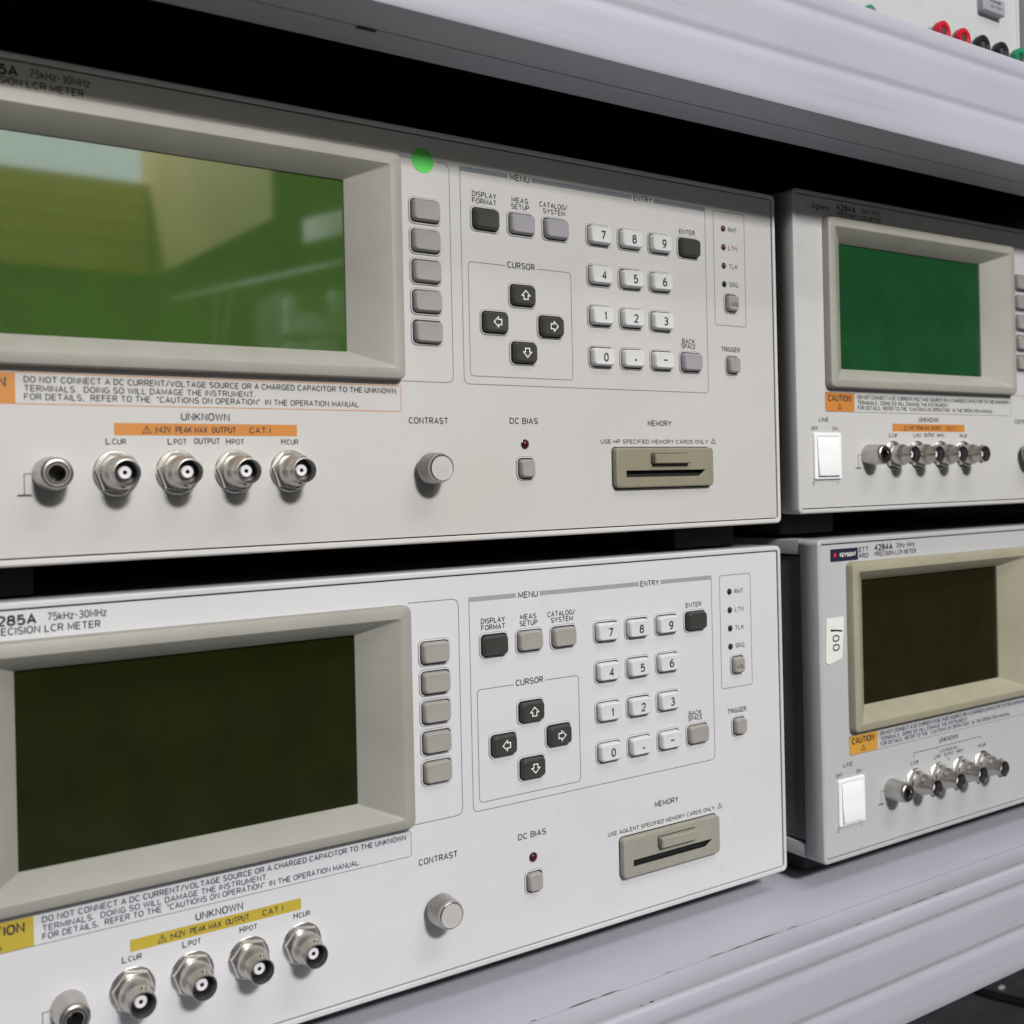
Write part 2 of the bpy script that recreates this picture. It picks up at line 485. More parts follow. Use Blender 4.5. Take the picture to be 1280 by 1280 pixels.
def link(name, me, parent=None, loc=(0, 0, 0), rot=None, label=None):
    o = bpy.data.objects.new(name, me)
    COL.objects.link(o)
    o.location = (loc[0] * MM, loc[1] * MM, loc[2] * MM)
    if rot:
        o.rotation_euler = rot
    if parent:
        o.parent = parent
    if label:
        o['label'] = label
    return o


def thing(name, label, cat, loc=(0, 0, 0), rz=0.0, group=None):
    o = link(name, None, None, loc)
    o.rotation_euler = (0, 0, rz)
    o['label'] = label
    o['category'] = cat
    if group:
        o['group'] = group
    return o


# ------------------------------------------------------------------ rack
BEAM_F, UPPER_F, BEAM_H, BEAM_D = -52.0, -69.0, 58.5, 38.0          # front face y, height, depth
X0, X1 = -900.0, 1900.0


def beam_mesh(top, f):
    """ribbed front beam: profile in (y, z) swept along x"""
    t = top
    P = []
    # from back top, to front, down the ribbed face, along the underside to the back
    P += [(f + 20.6, t - 1.5), (f + 20.5, t + 0.2), (f + 19.9, t + 0.4), (f + 19.0, t + 0.35), (f + 18.0, t)]
    P += [(f + 4.0, t), (f + 3.0, t + 0.45), (f + 1.6, t + 0.3), (f + 0.5, t - 0.7), (f, t - 2.4)]

    def groove(z):
        return [(f, z + 3.6), (f + 0.12, z + 2.4), (f + 0.75, z + 0.9), (f + 1.0, z - 0.1), (f + 0.9, z - 1.1), (f + 0.35, z - 3.0), (f + 0.02, z - 4.6), (f - 0.1, z - 6.4), (f, z - 9.0)]
    P += groove(t - 10.0)
    P += groove(t - 34.8)
    b = t - BEAM_H
    P += [(f, b + 13), (f - 0.15, b + 9.5), (f, b + 6), (f, b + 1.6), (f + 0.5, b + 0.4), (f + 1.6, b)]
    P += [(f + 20.6, b), (f + 20.8, b + 0.8), (f + 21.2, b + 0.8), (f + 21.4, b)]
    P += [(f + BEAM_D, b), (f + BEAM_D, b + 3), (f + BEAM_D - 2, b + 3), (f + BEAM_D - 2, t - 1.5)]
    mb = MB()
    xs = [X0, X1]
    rings = [[(x, y, z) for (y, z) in P] for x in xs]
    mb.loft(rings, 'rack', front=True, back=True)
    return mb.mesh('shelf_beam', 25)


def board_mesh(top, f):
    mb = MB()
    mb.box(X0, X1, f + 20.9, 560, top - 20, top, 'rack', 0.5, 2)
    return mb.mesh('shelf_board')


SHELF, UPPER = -13.0, 442.4
rack = thing('storage_rack', 'lilac grey metal rack with ribbed front beams carrying all the instruments', 'rack', (0, 0, -320))
dz = 320.0
for top, front in ((SHELF, BEAM_F), (UPPER, UPPER_F)):
    bm_o = link('shelf_beam', beam_mesh(top + dz, front), rack)
    link('shelf_board', board_mesh(top + dz, front), rack)
    if top == UPPER:
        # small black slot punched in the underside of the beam
        mb = MB()
        x0, x1, y0, y1 = 156.0, 164.0, -48.4, -46.0
        z = UPPER - BEAM_H + dz - 0.25
        mb.box(x0, x1, y0, y1, z, z + 0.2, 'gap')
        link('slot', mb.mesh('slot'), bm_o)
    else:
        # chipped paint along the two ridges of the lower beam
        def chips(yc, spots, z):
            for (xc, L, w) in spots:
                n = max(3, int(L / 3))
                up_, lo_ = [], []
                for k in range(n + 1):
                    x = xc - L / 2 + L * k / n
                    ww = w * (0.35 + 0.65 * random.random()) * math.sin(math.pi * (k + 0.4) / (n + 0.8))
                    j = random.uniform(-0.15, 0.15)
                    up_.append((x, yc + ww / 2 + j, z))
                    lo_.append((x, yc - ww / 2 + j, z))
                N = n + 1
                mb = MB()
                mb.add(up_ + lo_, [[i, N + i, N + i + 1, i + 1] for i in range(n)], 'chip')
                link('paint_chip', mb.mesh('paint_chip'), bm_o)
        zt = SHELF + dz + 0.06
        chips(BEAM_F + 21.2, [(342, 10, 1.1), (356, 14, 1.2), (374, 22, 1.3), (262, 16, 1.1), (277, 12, 1.2), (236, 3, 1.3), (395, 9, .7), (312, 5, .6)], zt)
        chips(BEAM_F + 4.4, [(281, 2, 1.2), (287, 2.5, 1.6), (298, 2, 1.2), (411, 2.2, 1.0), (424, 4, .9), (436, 3, 1.0), (456, 9, .9), (474, 14, 1.2), (492, 10, 1.0), (505, 6, .7), (350, 1.6, .8)], zt)
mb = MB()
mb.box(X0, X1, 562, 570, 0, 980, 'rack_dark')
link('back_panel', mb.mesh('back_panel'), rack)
for x in (X0 - 20, X1 + 1):  # ends added out of view to keep side light out of the rack
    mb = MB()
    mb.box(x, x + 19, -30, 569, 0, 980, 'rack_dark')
    link('end_light_block', mb.mesh('end_light_block'), rack)
# black sheet added under the upper board to hold the gap in shade
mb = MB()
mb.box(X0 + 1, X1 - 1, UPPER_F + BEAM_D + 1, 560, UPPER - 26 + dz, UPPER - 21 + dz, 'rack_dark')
link('shade_sheet', mb.mesh('shade_sheet'), rack)

# floor below the rack
mb = MB()
mb.box(-6000, 6000, -6000, 3000, -60, 0, 'floor')
fl = link('floor', mb.mesh('floor'), None, (0, 0, -321))
fl['kind'] = 'structure'


# ------------------------------------------------------------------ the meter's parts
PY = 0.8                     # depth of the printed front panel behind the frame's lip
INK = PY - 0.06              # printing lies just proud of the panel
W, H = 426.0, 177.0
BZ = (110.15, 116.35, 173.5, 94.5)       # screen bezel centre and size
BNC_U = (80.2, 102.2, 124.2, 146.2)
SOFT_V = (141.8, 128.9, 116.0, 103.1, 90.2)
_cache = {}


def cached(key, fn):
    if key not in _cache:
        _cache[key] = fn()
    return _cache[key]


def key_mesh(w, h, d, m, legend=None, lm='ink'):
    mb = MB()
    r = 1.7
    rings = [rrect(0, 0, w, h, r, 0.6), rrect(0, 0, w, h, r, -0.4), rrect(0, 0, w - 0.5, h - 0.5, r, -d + 0.8),
             rrect(0, 0, w - 0.9, h - 0.9, r, -d + 0.3), rrect(0, 0, w - 1.7, h - 1.7, r - 0.4, -d), rrect(0, 0, w - 5, h - 4.6, r - 0.9, -d + 0.12)]
    mb.loft(rings, m, front=True)
    y = -d - 0.06
    if legend in ('up', 'down', 'left', 'right'):
        k = 1.0
        A = [(0, 2.1), (2.3, -0.2), (1.15, -0.2), (1.15, -1.9), (-1.15, -1.9), (-1.15, -0.2), (-2.3, -0.2)]
        a = {'up': 0, 'left': 90, 'down': 180, 'right': 270}[legend]
        c, s_ = math.cos(math.radians(a)), math.sin(math.radians(a))
        mb.stroke([((p[0] * c - p[1] * s_) * k + 0.3, (p[0] * s_ + p[1] * c) * k) for p in A], 0.5, y, lm, closed=True)
    elif legend == '.':
        mb.poly([(0.3 + 0.55 * math.cos(t * math.pi / 6), -0.8 + 0.6 * math.sin(t * math.pi / 6)) for t in range(12)], y, lm)
    elif legend == '-':
        mb.quad(-1.1, 1.3, -0.3, 0.35, y, lm)
    elif legend == 'LCL':
        mb.text('LCL', -2.3, 2.5, -0.4, 1.7, y, lm)
    elif legend:
        wd = 0.9 if legend == '1' else 2.1
        mb.text(legend, 0.7 - wd / 2, 0.7 + wd / 2, -0.2, 3.5, y, lm, bold=-0.01)
    return mb.mesh('key')


def dome_mesh(r, m):
    mb = MB()
    mb.lathe([(r + 0.45, 0.1), (r + 0.45, -0.25), (r + 0.1, -0.4)], 'led_black', 20, cap=False)
    mb.lathe([(r, 0.0), (r, -0.4), (r * 0.85, -0.9), (r * 0.5, -1.25), (r * 0.12, -1.35)], m, 20)
    return mb.mesh('indicator')


def hexring(r, y, n=36):
    out = []
    for k in range(n):
        a = 2 * math.pi * k / n
        b = (a + math.radians(10)) % (math.pi / 3) - math.pi / 6
        out.append((r * math.cos(math.pi / 6) / math.cos(b) * math.cos(a), y, r * math.cos(math.pi / 6) / math.cos(b) * math.sin(a)))
    return out


def bnc_washer():
    mb = MB()
    mb.lathe([(8.2, 0.0), (8.3, -0.25), (8.0, -0.55), (7.7, -0.6), (6.0, -0.6)], 'nickel', 40, cap=False)
    return mb.mesh('washer')


def bnc_nut():
    mb = MB()
    rg = [hexring(7.9, -0.6), hexring(7.9, -2.2), hexring(7.5, -2.7), hexring(6.2, -2.75)]
    mb.loft(rg, 'nickel', front=True)
    return mb.mesh('mounting_nut')


def bnc_barrel():
    mb = MB()
    mb.lathe([(6.0, -2.6), (6.15, -3.0), (6.2, -6.4), (5.9, -7.4), (5.1, -8.7), (4.85, -9.4), (4.85, -14.6), (4.7, -15.0), (4.4, -15.05)], 'nickel_dull', 44, cap=False)
    mb.lathe([(4.4, -15.05), (4.2, -14.8), (4.1, -7.5), (0.3, -7.5)], 'bore', 44, cap=True)
    # bayonet lugs
    for a in (80, 260):
        c, s_ = math.cos(math.radians(a)), math.sin(math.radians(a))
        rings = []
        for q, rr in ((4.4, 0.95), (5.4, 0.95), (5.65, 0.7)):
            ring = []
            for k in range(12):
                t = 2 * math.pi * k / 12
                dy, dt = rr * math.cos(t), rr * math.sin(t)
                ring.append((c * q - s_ * dt, -12.2 + dy, s_ * q + c * dt))
            rings.append(ring)
        mb.loft(rings, 'nickel_dull', front=True)
    return mb.mesh('barrel', 40)


def bnc_insulator():
    mb = MB()
    mb.lathe([(2.25, -7.6), (2.25, -11.5), (2.05, -11.8), (0.8, -11.8), (0.75, -11.7)], 'ptfe', 28, cap=False)
    mb.lathe([(0.8, -11.7), (0.65, -10.0), (0.1, -9.8)], 'gap', 20)
    return mb.mesh('insulator')


def ground_mesh():
    mb = MB()
    mb.lathe([(6.0, 0.0), (6.1, -0.6), (5.9, -3.5), (5.6, -9.5), (5.4, -11.2), (4.9, -12.0), (4.3, -12.2), (3.9, -12.15)], 'nickel_dull', 44, cap=False)
    mb.lathe([(3.9, -12.15), (3.75, -11.0), (3.5, -11.0)], 'bore', 44, cap=False)
    mb.lathe([(3.5, -11.0), (3.4, -12.0), (2.9, -12.0), (2.7, -11.4)], 'nickel', 44, cap=False)
    mb.lathe([(2.7, -11.4), (2.6, -3.0), (0.2, -3.0)], 'bore', 44)
    return mb.mesh('ground_terminal', 40)


def knob_mesh():
    mb = MB()
    n = 84
    def ring(r, y, amp):
        return [((r + (amp if k % 2 == 0 else -amp)) * math.cos(2 * math.pi * k / n), y, (r + (amp if k % 2 == 0 else -amp)) * math.sin(2 * math.pi * k / n)) for k in range(n)]
    mb.lathe([(3.2, 0.0), (3.2, -3.2)], 'gap', 30, cap=False)
    mb.loft([ring(3.0, -3.0, 0), ring(6.3, -3.0, 0), ring(6.5, -3.4, 0), ring(6.4, -3.8, 0.34), ring(6.05, -11.2, 0.34), ring(5.95, -11.6, 0), ring(5.75, -12.7, 0)], 'knob_side')
    mb.lathe([(5.75, -12.7), (5.45, -13.05), (5.1, -13.0)], 'nickel', 60, cap=False)
    mb.lathe([(5.1, -13.0), (4.95, -12.75), (0.3, -12.8)], 'knob_face', 60)
    return mb.mesh('contrast_knob', 18)


def slot_mesh(m):
    mb = MB()
    w, h, d = 64.0, 19.4, 3.2
    hw, hh = 52.0, 3.3           # the opening
    oc = (0.0, -3.0)
    rings = [rrect(0, 0, w, h, 2.0, 0.3), rrect(0, 0, w, h, 2.0, -d + 0.7), rrect(0, 0, w - 0.5, h - 0.5, 1.9, -d + 0.2), rrect(0, 0, w - 1.6, h - 1.6, 1.5, -d)]
    mb.loft(rings, m)
    mb.loft([rrect(0, 0, w - 1.6, h - 1.6, 1.5, -d), rrect(oc[0], oc[1], hw, hh, 0.3, -d)], m)
    mb.loft([rrect(oc[0], oc[1], hw, hh, 0.3, -d), rrect(oc[0], oc[1], hw - 0.2, hh - 0.15, 0.3, -d + 0.5)], m)
    mb.loft([rrect(oc[0], oc[1], hw - 0.2, hh - 0.15, 0.3, -d + 0.5), rrect(oc[0], oc[1], hw - 0.4, hh - 0.3, 0.3, -0.15)], 'gap', front=True)
    mb.stroke(rr2(0, 0, w + 0.5, h + 0.5, 2.2), 0.55, -0.03, 'gap', closed=True)
    mb.stroke(rr2(2.0, 4.2, 24.5, 5.3, 0.8), 0.45, -d - 0.03, 'gap', closed=True)
    # finger scoop at the right end
    x = hw / 2
    mb.add([(x - 4.5, -d + 0.5, oc[1] - 1.75), (x + 0.4, -d - 0.02, oc[1] + 1.7), (x + 0.4, -d - 0.02, oc[1] - 1.7), (x - 0.5, -d - 0.02, oc[1] - 1.8)], [[0, 1, 2, 3]], m)
    return mb.mesh('memory_slot')


def eject_mesh(m):
    mb = MB()
    w, h, d = 24.0, 4.8, 3.4
    rings = [rrect(0, 0, w, h, 0.6, 0.1), rrect(0, 0, w, h, 0.6, -d + 0.5), rrect(0, 0, w - 0.8, h - 0.8, 0.5, -d), rrect(0, 0, w - 3, h - 2.4, 0.4, -d + 0.05)]
    mb.loft(rings, m, front=True)
    return mb.mesh('eject_button')


def rocker_frame():
    mb = MB()
    w, h = 21.8, 25.6
    mb.loft([rrect(0, 0, w, h, 0.8, 0.2), rrect(0, 0, w, h, 0.8, -0.9), rrect(0, 0, w - 0.8, h - 0.8, 0.7, -1.3), rrect(0, 0, w - 4.4, h - 3.4, 0.5, -1.3), rrect(0, 0, w - 4.8, h - 3.8, 0.5, 0.0)], 'rocker_white', front=True)
    return mb.mesh('power_switch')


def rocker():
    mb = MB()
    w, h = 17.0, 21.6
    P = [(-h / 2, -0.1), (-h / 2, -2.7), (-h / 2 + 0.7, -2.9), (-1.0, -1.8), (1.0, -1.7), (h / 2 - 0.6, -1.5), (h / 2, -1.2), (h / 2, -0.1)]
    mb.loft([[(-w / 2, y, z) for z, y in P], [(w / 2, y, z) for z, y in P]], 'rocker_white', front=True, back=True)
    return mb.mesh('rocker')


def bezel_mesh(m):
    cx, cz, w, h = BZ
    ix, iz = 109.1, 116.4          # opening centre
    mb = MB()
    rings = [rrect(cx, cz, w, h, 3.0, PY + 0.1), rrect(cx, cz, w - 0.2, h - 0.2, 3.0, -2.6), rrect(cx, cz, w - 1.0, h - 1.0, 2.8, -3.6), rrect(cx, cz, w - 2.4, h - 2.4, 2.4, -4.0),
             rrect(cx - 0.3, 115.95, 163.6, 84.8, 1.6, -4.1), rrect(cx - 0.3, 115.95, 162.4, 84.0, 1.4, -3.8),
             rrect(ix, iz, 131.8, 71.8, 0.5, 6.2), rrect(ix, iz, 131.2, 71.2, 0.5, 6.6), rrect(ix, iz, 131.2, 71.2, 0.5, 8.4)]
    mb.loft(rings, m)
    return mb.mesh('screen_bezel', 28)


def screen_mesh(m):
    mb = MB()
    mb.box(42.2, 176.0, 7.4, 8.2, 79.9, 152.9, m)
    return mb.mesh('display_screen')


def frame_mesh(m):
    """cast front frame: rounded lip round the panel, 13 mm deep"""
    cx, cz = W / 2, H / 2
    mb = MB()
    D = 13.0
    rings = [rrect(cx, cz, W - 6, H - 6, 1.5, D), rrect(cx, cz, W - 0.8, H - 0.8, 3.0, D), rrect(cx, cz, W, H, 3.0, D - 0.6), rrect(cx, cz, W, H, 3.0, 1.3), rrect(cx, cz, W - 0.45, H - 0.45, 2.8, 0.45),
             rrect(cx, cz, W - 1.6, H - 1.6, 2.3, 0.0), rrect(cx, cz, W - 4.4, H - 4.4, 1.6, 0.0), rrect(cx, cz, W - 5.0, H - 5.0, 1.4, 0.3), rrect(cx, cz, W - 5.0, H - 5.0, 1.4, 2.0)]
    mb.loft(rings, m)
    mb.loft([rrect(cx, cz, W - 5.0, H - 5.0, 1.4, 1.7), rrect(cx, cz, W - 9, H - 9, 1.0, 1.7)], 'gap')
    return mb.mesh('front_frame')


def case_mesh():
    """body behind the frame, with light rails along its long edges"""
    mb = MB()
    mb.box(3.5, W - 3.5, 13.2, 452, 3.0, H - 3.0, 'rack_dark')
    for x0, x1 in ((0.3, 16), (W - 16, W - 0.3)):
        for z0, z1 in ((0.4, 8.5), (H - 8.5, H - 0.4)):
            mb.box(x0, x1, 13.1, 450, z0, z1, 'case', 0.8, 2)
    mb.box(16.2, W - 16.2, 13.1, 450, H - 3.2, H - 1.2, 'case')
    return mb.mesh('case')


def side_mesh():
    mb = MB()
    mb.box(0, 1.6, 0, 430, 0, 158, 'side_dark', 0.4, 1)
    return mb.mesh('side_panel')


def foot_mesh():
    mb = MB()
    mb.box(-22, 22, 0, 38, -12.2, 1.5, 'rubber', 1.2, 2)
    return mb.mesh('foot')


def tri_sign(mb, u, v, s, y, ink):
    h = s * 0.866
    mb.stroke([(u - s / 2, v - h / 2), (u + s / 2, v - h / 2), (u, v + h / 2)], s * 0.10, y, ink, closed=True)
    mb.quad(u - s * 0.05, u + s * 0.05, v - h * 0.22, v + h * 0.18, y, ink)
    mb.quad(u - s * 0.05, u + s * 0.05, v - h * 0.38, v - h * 0.29, y, ink)


def key_well(mb, u, v, w, h, pm):
    """raised lip and the dark gap a key moves in"""
    mb.loft([rrect(u, v, w + 2.3, h + 2.1, 2.5, PY), rrect(u, v, w + 2.1, h + 1.9, 2.4, PY - 0.45), rrect(u, v, w + 1.3, h + 1.1, 2.1, PY - 0.45), rrect(u, v, w + 1.1, h + 0.9, 2.0, PY - 0.02)], pm)
    mb.poly(rr2(u, v, w + 1.1, h + 0.9, 2.0), PY - 0.03, 'gap')
    mb.stroke(rr2(u, v, w + 2.55, h + 2.35, 2.6), 0.22, PY - 0.02, 'line_grey', closed=True)


KEYS = []   # (name, u, v, w, h, material slot, legend)
for v in SOFT_V:
    KEYS.append(('softkey', 209.6, v, 13.2, 9.2, 'soft', None))
KEYS += [('menu_key', 240.2, 141.9, 13.0, 9.0, 'dark', None), ('menu_key', 259.5, 141.9, 13.0, 9.0, 'menu', None), ('menu_key', 278.7, 141.9, 13.0, 9.0, 'menu', None)]
KEYS += [('cursor_key', 259.3, 109.6, 12.8, 9.0, 'dark', 'up'), ('cursor_key', 244.0, 96.5, 12.8, 9.0, 'dark', 'left'), ('cursor_key', 274.7, 96.5, 12.8, 9.0, 'dark', 'right'), ('cursor_key', 259.3, 83.7, 12.8, 9.0, 'dark', 'down')]
for r_, row in enumerate(('789', '456', '123', '0.-')):
    for c_, ch in enumerate(row):
        KEYS.append(('number_key', 304.2 + 19.2 * c_, (141.8, 122.65, 103.4, 83.95)[r_], 13.0, 8.6, 'white', ch))
KEYS += [('enter_key', 362.2, 141.8, 13.0, 9.0, 'dark', None), ('backspace_key', 362.1, 83.9, 13.0, 9.0, 'menu', None),
         ('local_key', 391.7, 116.0, 7.8, 8.4, 'soft', 'LCL'), ('trigger_key', 391.7, 83.7, 7.8, 8.4, 'soft', None), ('bias_key', 259.2, 31.4, 7.8, 8.4, 'soft', None)]


def arc_box(u0, u1, v0, v1, r):
    return rr2((u0 + u1) / 2, (v0 + v1) / 2, u1 - u0, v1 - v0, r, 4)


def panel_mesh(o):
    """printed front panel with a hole for the screen"""
    pm = o['panel']
    mb = MB()
    cx, cz = W / 2, H / 2
    mb.loft([rrect(cx, cz, W - 6.2, H - 6.2, 0.9, PY + 1.2), rrect(cx, cz, W - 6.2, H - 6.2, 0.9, PY), rrect(109.0, 116.5, 150, 80, 2, PY), rrect(109.0, 116.5, 150, 80, 2, PY + 1.2)], pm)
    ink, line, y = 'ink', 'line_grey', INK
    lw = 0.38
    for nm, u, v, w, h, s_, lg in KEYS:
        key_well(mb, u, v, w, h, pm)
    # soft key box
    mb.stroke([(197.2, 164.0), (219.5, 164.0), (221.4, 163.2), (222.2, 161.3), (222.2, 71.6), (221.4, 69.7), (219.5, 69.0), (197.2, 69.0)], lw, y, line)
    # menu / entry box with its broad header bar
    mb.stroke([(227.7, 162.4), (227.7, 71.0), (228.3, 69.4), (230.0, 68.8), (372.2, 68.8), (373.8, 69.4), (374.4, 71.0), (374.4, 162.4)], lw, y, line)
    for a, b in ((227.5, 252.8), (266.0, 325.6), (339.8, 374.6)):
        mb.quad(a, b, 162.0, 164.1, y, o['bar'])
    mb.text('MENU', 254.2, 264.7, 163.0, 2.5, y, ink)
    mb.text('ENTRY', 326.9, 338.5, 163.0, 2.4, y, ink)
    # cursor box
    mb.stroke([(250.6, 122.6), (232.6, 122.6), (231.4, 122.1), (231.0, 121.0), (231.0, 74.0), (231.5, 72.8), (232.6, 72.4), (285.6, 72.4), (286.8, 72.9), (287.3, 74.0), (287.3, 121.0), (286.8, 122.1), (285.6, 122.6), (268.0, 122.6)], lw, y, line)
    mb.text('CURSOR', 251.8, 266.6, 123.2, 2.5, y, ink)
    # remote status box
    mb.stroke(arc_box(380.3, 402.7, 104.3, 163.4, 1.2), lw, y, line, closed=True)
    for t, v in zip(('RMT', 'LTN', 'TLK', 'SRQ'), (154.5, 145.0, 135.4, 125.9)):
        mb.text(t, 391.0, 397.2, v, 2.1, y, 'ink_soft')
    for t, a, b, v in (('DISPLAY', 233.9, 246.4, 152.9), ('FORMAT', 234.0, 246.4, 149.9), ('MEAS', 254.9, 263.6, 152.9), ('SETUP', 254.6, 264.2, 149.9),
                       ('CATALOG/', 270.3, 285.9, 152.8), ('SYSTEM', 272.2, 284.6, 149.9), ('ENTER', 356.5, 367.0, 149.9), ('BACK', 357.0, 365.4, 94.6), ('SPACE', 356.4, 366.0, 92.0)):
        mb.text(t, a, b, v, 2.1, y, ink)
    mb.text('TRIGGER', 384.2, 397.6, 91.9, 2.2, y, ink)
    mb.text('MEMORY', 333.0, 348.3, 52.8, 2.4, y, ink)
    mb.text(o['memory_text'], 303.1, 373.2, 43.7, 1.75, y, ink)
    tri_sign(mb, 377.0, 44.2, 3.0, y, ink)
    mb.text('DC BIAS', 251.3, 266.4, 52.9, 2.4, y, ink)
    mb.text('CONTRAST', 200.0, 218.9, 52.4, 2.4, y, ink)
    # heading
    if o['maker']:
        if o['maker'] == 'Agilent':
            for k in range(12):
                a = k * math.pi / 6
                mb.poly([(12.4 + (0.5 + 0.55 * q) * math.cos(a) + 0.22 * math.cos(a + t), 169.0 + (0.5 + 0.55 * q) * math.sin(a) + 0.22 * math.sin(a + t)) for q in (1,) for t in (0, 1.57, 3.14, 4.71)], y, ink)
            mb.text('Agilent', 15.6, 29.9, 169.0, 2.8, y, ink)
        else:
            mb.text('HEWLETT', 23.0, 42.8, 170.0, 2.3, y, ink, bold=0.03)
            mb.text('PACKARD', 23.0, 42.8, 166.6, 2.3, y, ink, bold=0.03)
    hu, hx = o['head']
    mb.text(o['model'], hu, hu + 15.4, 170.5, 3.0, y, ink, bold=0.075)
    mb.text(o['range'], hx, hx + (19.8 if '75' in o['range'] else 16.6), 170.8, 2.5, y, 'ink_soft')
    mb.text('PRECISION LCR METER', hu, hu + 37.0, 166.8, 2.3, y, ink)
    # caution strip
    bx = o['box_line']
    yb = PY - 0.035
    mb.stroke(arc_box(23.3, 196.3, 56.1, 66.8, 0.8), 0.30, y, bx, closed=True)
    mb.quad(23.3, 47.2, 56.2, 66.7, yb, o['caution'])
    ci = o['caution_ink']
    mb.text('CAUTION', 25.8, 44.0, 63.6, 3.0, y, ink, bold=0.03)
    tri_sign(mb, 35.0, 59.2, 3.6, y, ink)
    mb.text('DO NOT CONNECT A DC CURRENT/VOLTAGE SOURCE OR A CHARGED CAPACITOR TO THE UNKNOWN', 50.1, 193.8, 64.6, 1.95, y, ci)
    mb.text('TERMINALS.  DOING SO WILL DAMAGE THE INSTRUMENT.', 50.1, 132.6, 61.5, 1.95, y, ci)
    mb.text('FOR DETAILS,  REFER TO THE  "CAUTIONS ON OPERATION"  IN THE OPERATION MANUAL.', 50.1, o['l3'], 58.6, 1.95, y, ci)
    # terminals
    mb.text('UNKNOWN', 104.0, 122.1, 52.5, 2.5, y, ink)
    if o['out_bar']:
        mb.quad(79.6, o['bar_end'], 45.4, 49.9, yb, o['out_bar'])
        tri_sign(mb, 91.2, 47.55, 3.0, y, ink)
        mb.text('\u00b142V  PEAK MAX  OUTPUT', 94.2, 124.6, 47.6, 2.0, y, ink)
        mb.text('CAT I', 130.2, 138.4, 47.6, 2.0, y, ink)
        if o['output_word']:
            mb.text('OUTPUT', 108.6, 118.2, 43.4, 2.0, y, ink)
    else:
        mb.stroke([(79.3, 46.0), (79.3, 48.8), (145.3, 48.8), (145.3, 47.6)], 0.32, y, ink)
        mb.stroke([(101.6, 48.8), (101.6, 47.6)], 0.32, y, ink)
        mb.stroke([(123.6, 48.8), (123.6, 47.6)], 0.32, y, ink)
        mb.text('\u00b142V PEAK MAX', 104.2, 121.4, 46.0, 1.8, y, 'ink_soft')
        mb.text('OUTPUT', 108.2, 117.6, 43.2, 1.8, y, 'ink_soft')
        tri_sign(mb, 112.6, 40.5, 2.2, y, 'ink_soft')
    for t, q, c in (('L', 'CUR', 80.2), ('L', 'POT', 102.2), ('H', 'POT', 124.3), ('H', 'CUR', 146.4)):
        a = 76.8 - 80.2 + c
        mb.text(t, a, a + 1.45, 43.3, 2.2, y, ink)
        mb.text(q, a + 2.2, a + 6.8, 43.1, 1.8, y, ink)
    # ground mark
    mb.stroke([(51.6, 31.9), (49.4, 31.9), (49.4, 24.6)], 0.3, y, ink)
    mb.quad(47.1, 51.7, 24.1, 24.8, y, ink)
    # line switch
    mb.text('LINE', 18.0, 25.4, 51.6, 2.0, y, ink)
    mb.text('OFF', 11.8, 17.0, 46.6, 1.8, y, ink)
    mb.text('ON', 28.6, 32.8, 46.6, 1.8, y, ink)
    mb.stroke(rr2(12.6, 16.4, 1.3, 1.8, 0.6), 0.3, y, ink, closed=True)
    mb.quad(31.9, 32.2, 15.6, 17.4, y, ink)
    return mb.mesh('front_panel', 30)


def meter(o, label, loc, rz):
    t = thing('lcr_meter', label, 'meter', loc, rz, 'bench meters standing two by two on the rack')
    link('front_frame', cached('frame' + o['frame'], lambda: frame_mesh(o['frame'])), t)
    link('case', cached('case', case_mesh), t)
    for x in (1.7, W - 3.3):
        link('side_panel', cached('side', side_mesh), t, (x, 13.6, 9.5))
    for u in (34.0, 393.5):
        for y in (25.0, 380.0):
            link('foot', cached('foot', foot_mesh), t, (u, y, 0))
    fp = link('front_panel', panel_mesh(o), t)
    bz = link('screen_bezel', cached('bez' + o['bezel'], lambda: bezel_mesh(o['bezel'])), t)
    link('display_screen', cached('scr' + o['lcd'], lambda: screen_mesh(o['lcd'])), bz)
    slot = {'soft': o['soft'], 'menu': o['menu'], 'dark': 'key_dark', 'white': 'key_white'}
    for nm, u, v, w, h, s_, lg in KEYS:
        m = slot[s_]
        lm = 'ink_white' if s_ == 'dark' else 'ink'
        d = 3.0 if s_ != 'white' else 3.4
        jt = lambda a: random.uniform(-a, a)
        link(nm, cached(('key', w, h, m, lg), lambda: key_mesh(w, h, d, m, lg, lm)), t, (u + jt(0.12), PY + jt(0.18), v + jt(0.12)), (jt(0.012), jt(0.012), jt(0.016)))
    for k, v in enumerate((154.7, 145.0, 135.4, 125.8)):
        m = 'led_black' if k == 3 or o['dark_leds'] else 'led_dim'
        link('indicator_light', cached('led' + m, lambda: dome_mesh(1.15, m)), t, (387.2, PY, v))
    link('indicator_light', cached('ledr', lambda: dome_mesh(1.75, 'led')), t, (259.1, PY, 42.4), label='larger dark red light above the bias key')
    for u in BNC_U:
        b = link('bnc_connector', cached('bnc', bnc_barrel), t, (u, PY, 31.7))
        link('washer', cached('wsh', bnc_washer), b)
        link('mounting_nut', cached('nut', bnc_nut), b)
        link('insulator', cached('ins', bnc_insulator), b)
    link('ground_terminal', cached('gnd', ground_mesh), t, (57.9, PY, 31.8))
    link('contrast_knob', cached('knob', knob_mesh), t, (208.2, PY, 31.9))
    ms = link('memory_slot', cached('slot' + o['slot'], lambda: slot_mesh(o['slot'])), t, (341.9, PY, 31.0))
    link('eject_button', cached('ej' + o['slot'], lambda: eject_mesh(o['slot'])), ms, (2.0, -3.2, 4.2))
    sw = link('power_switch', cached('swf', rocker_frame), t, (23.5, PY, 31.4))
    link('rocker', cached('rk', rocker), sw)
    return t


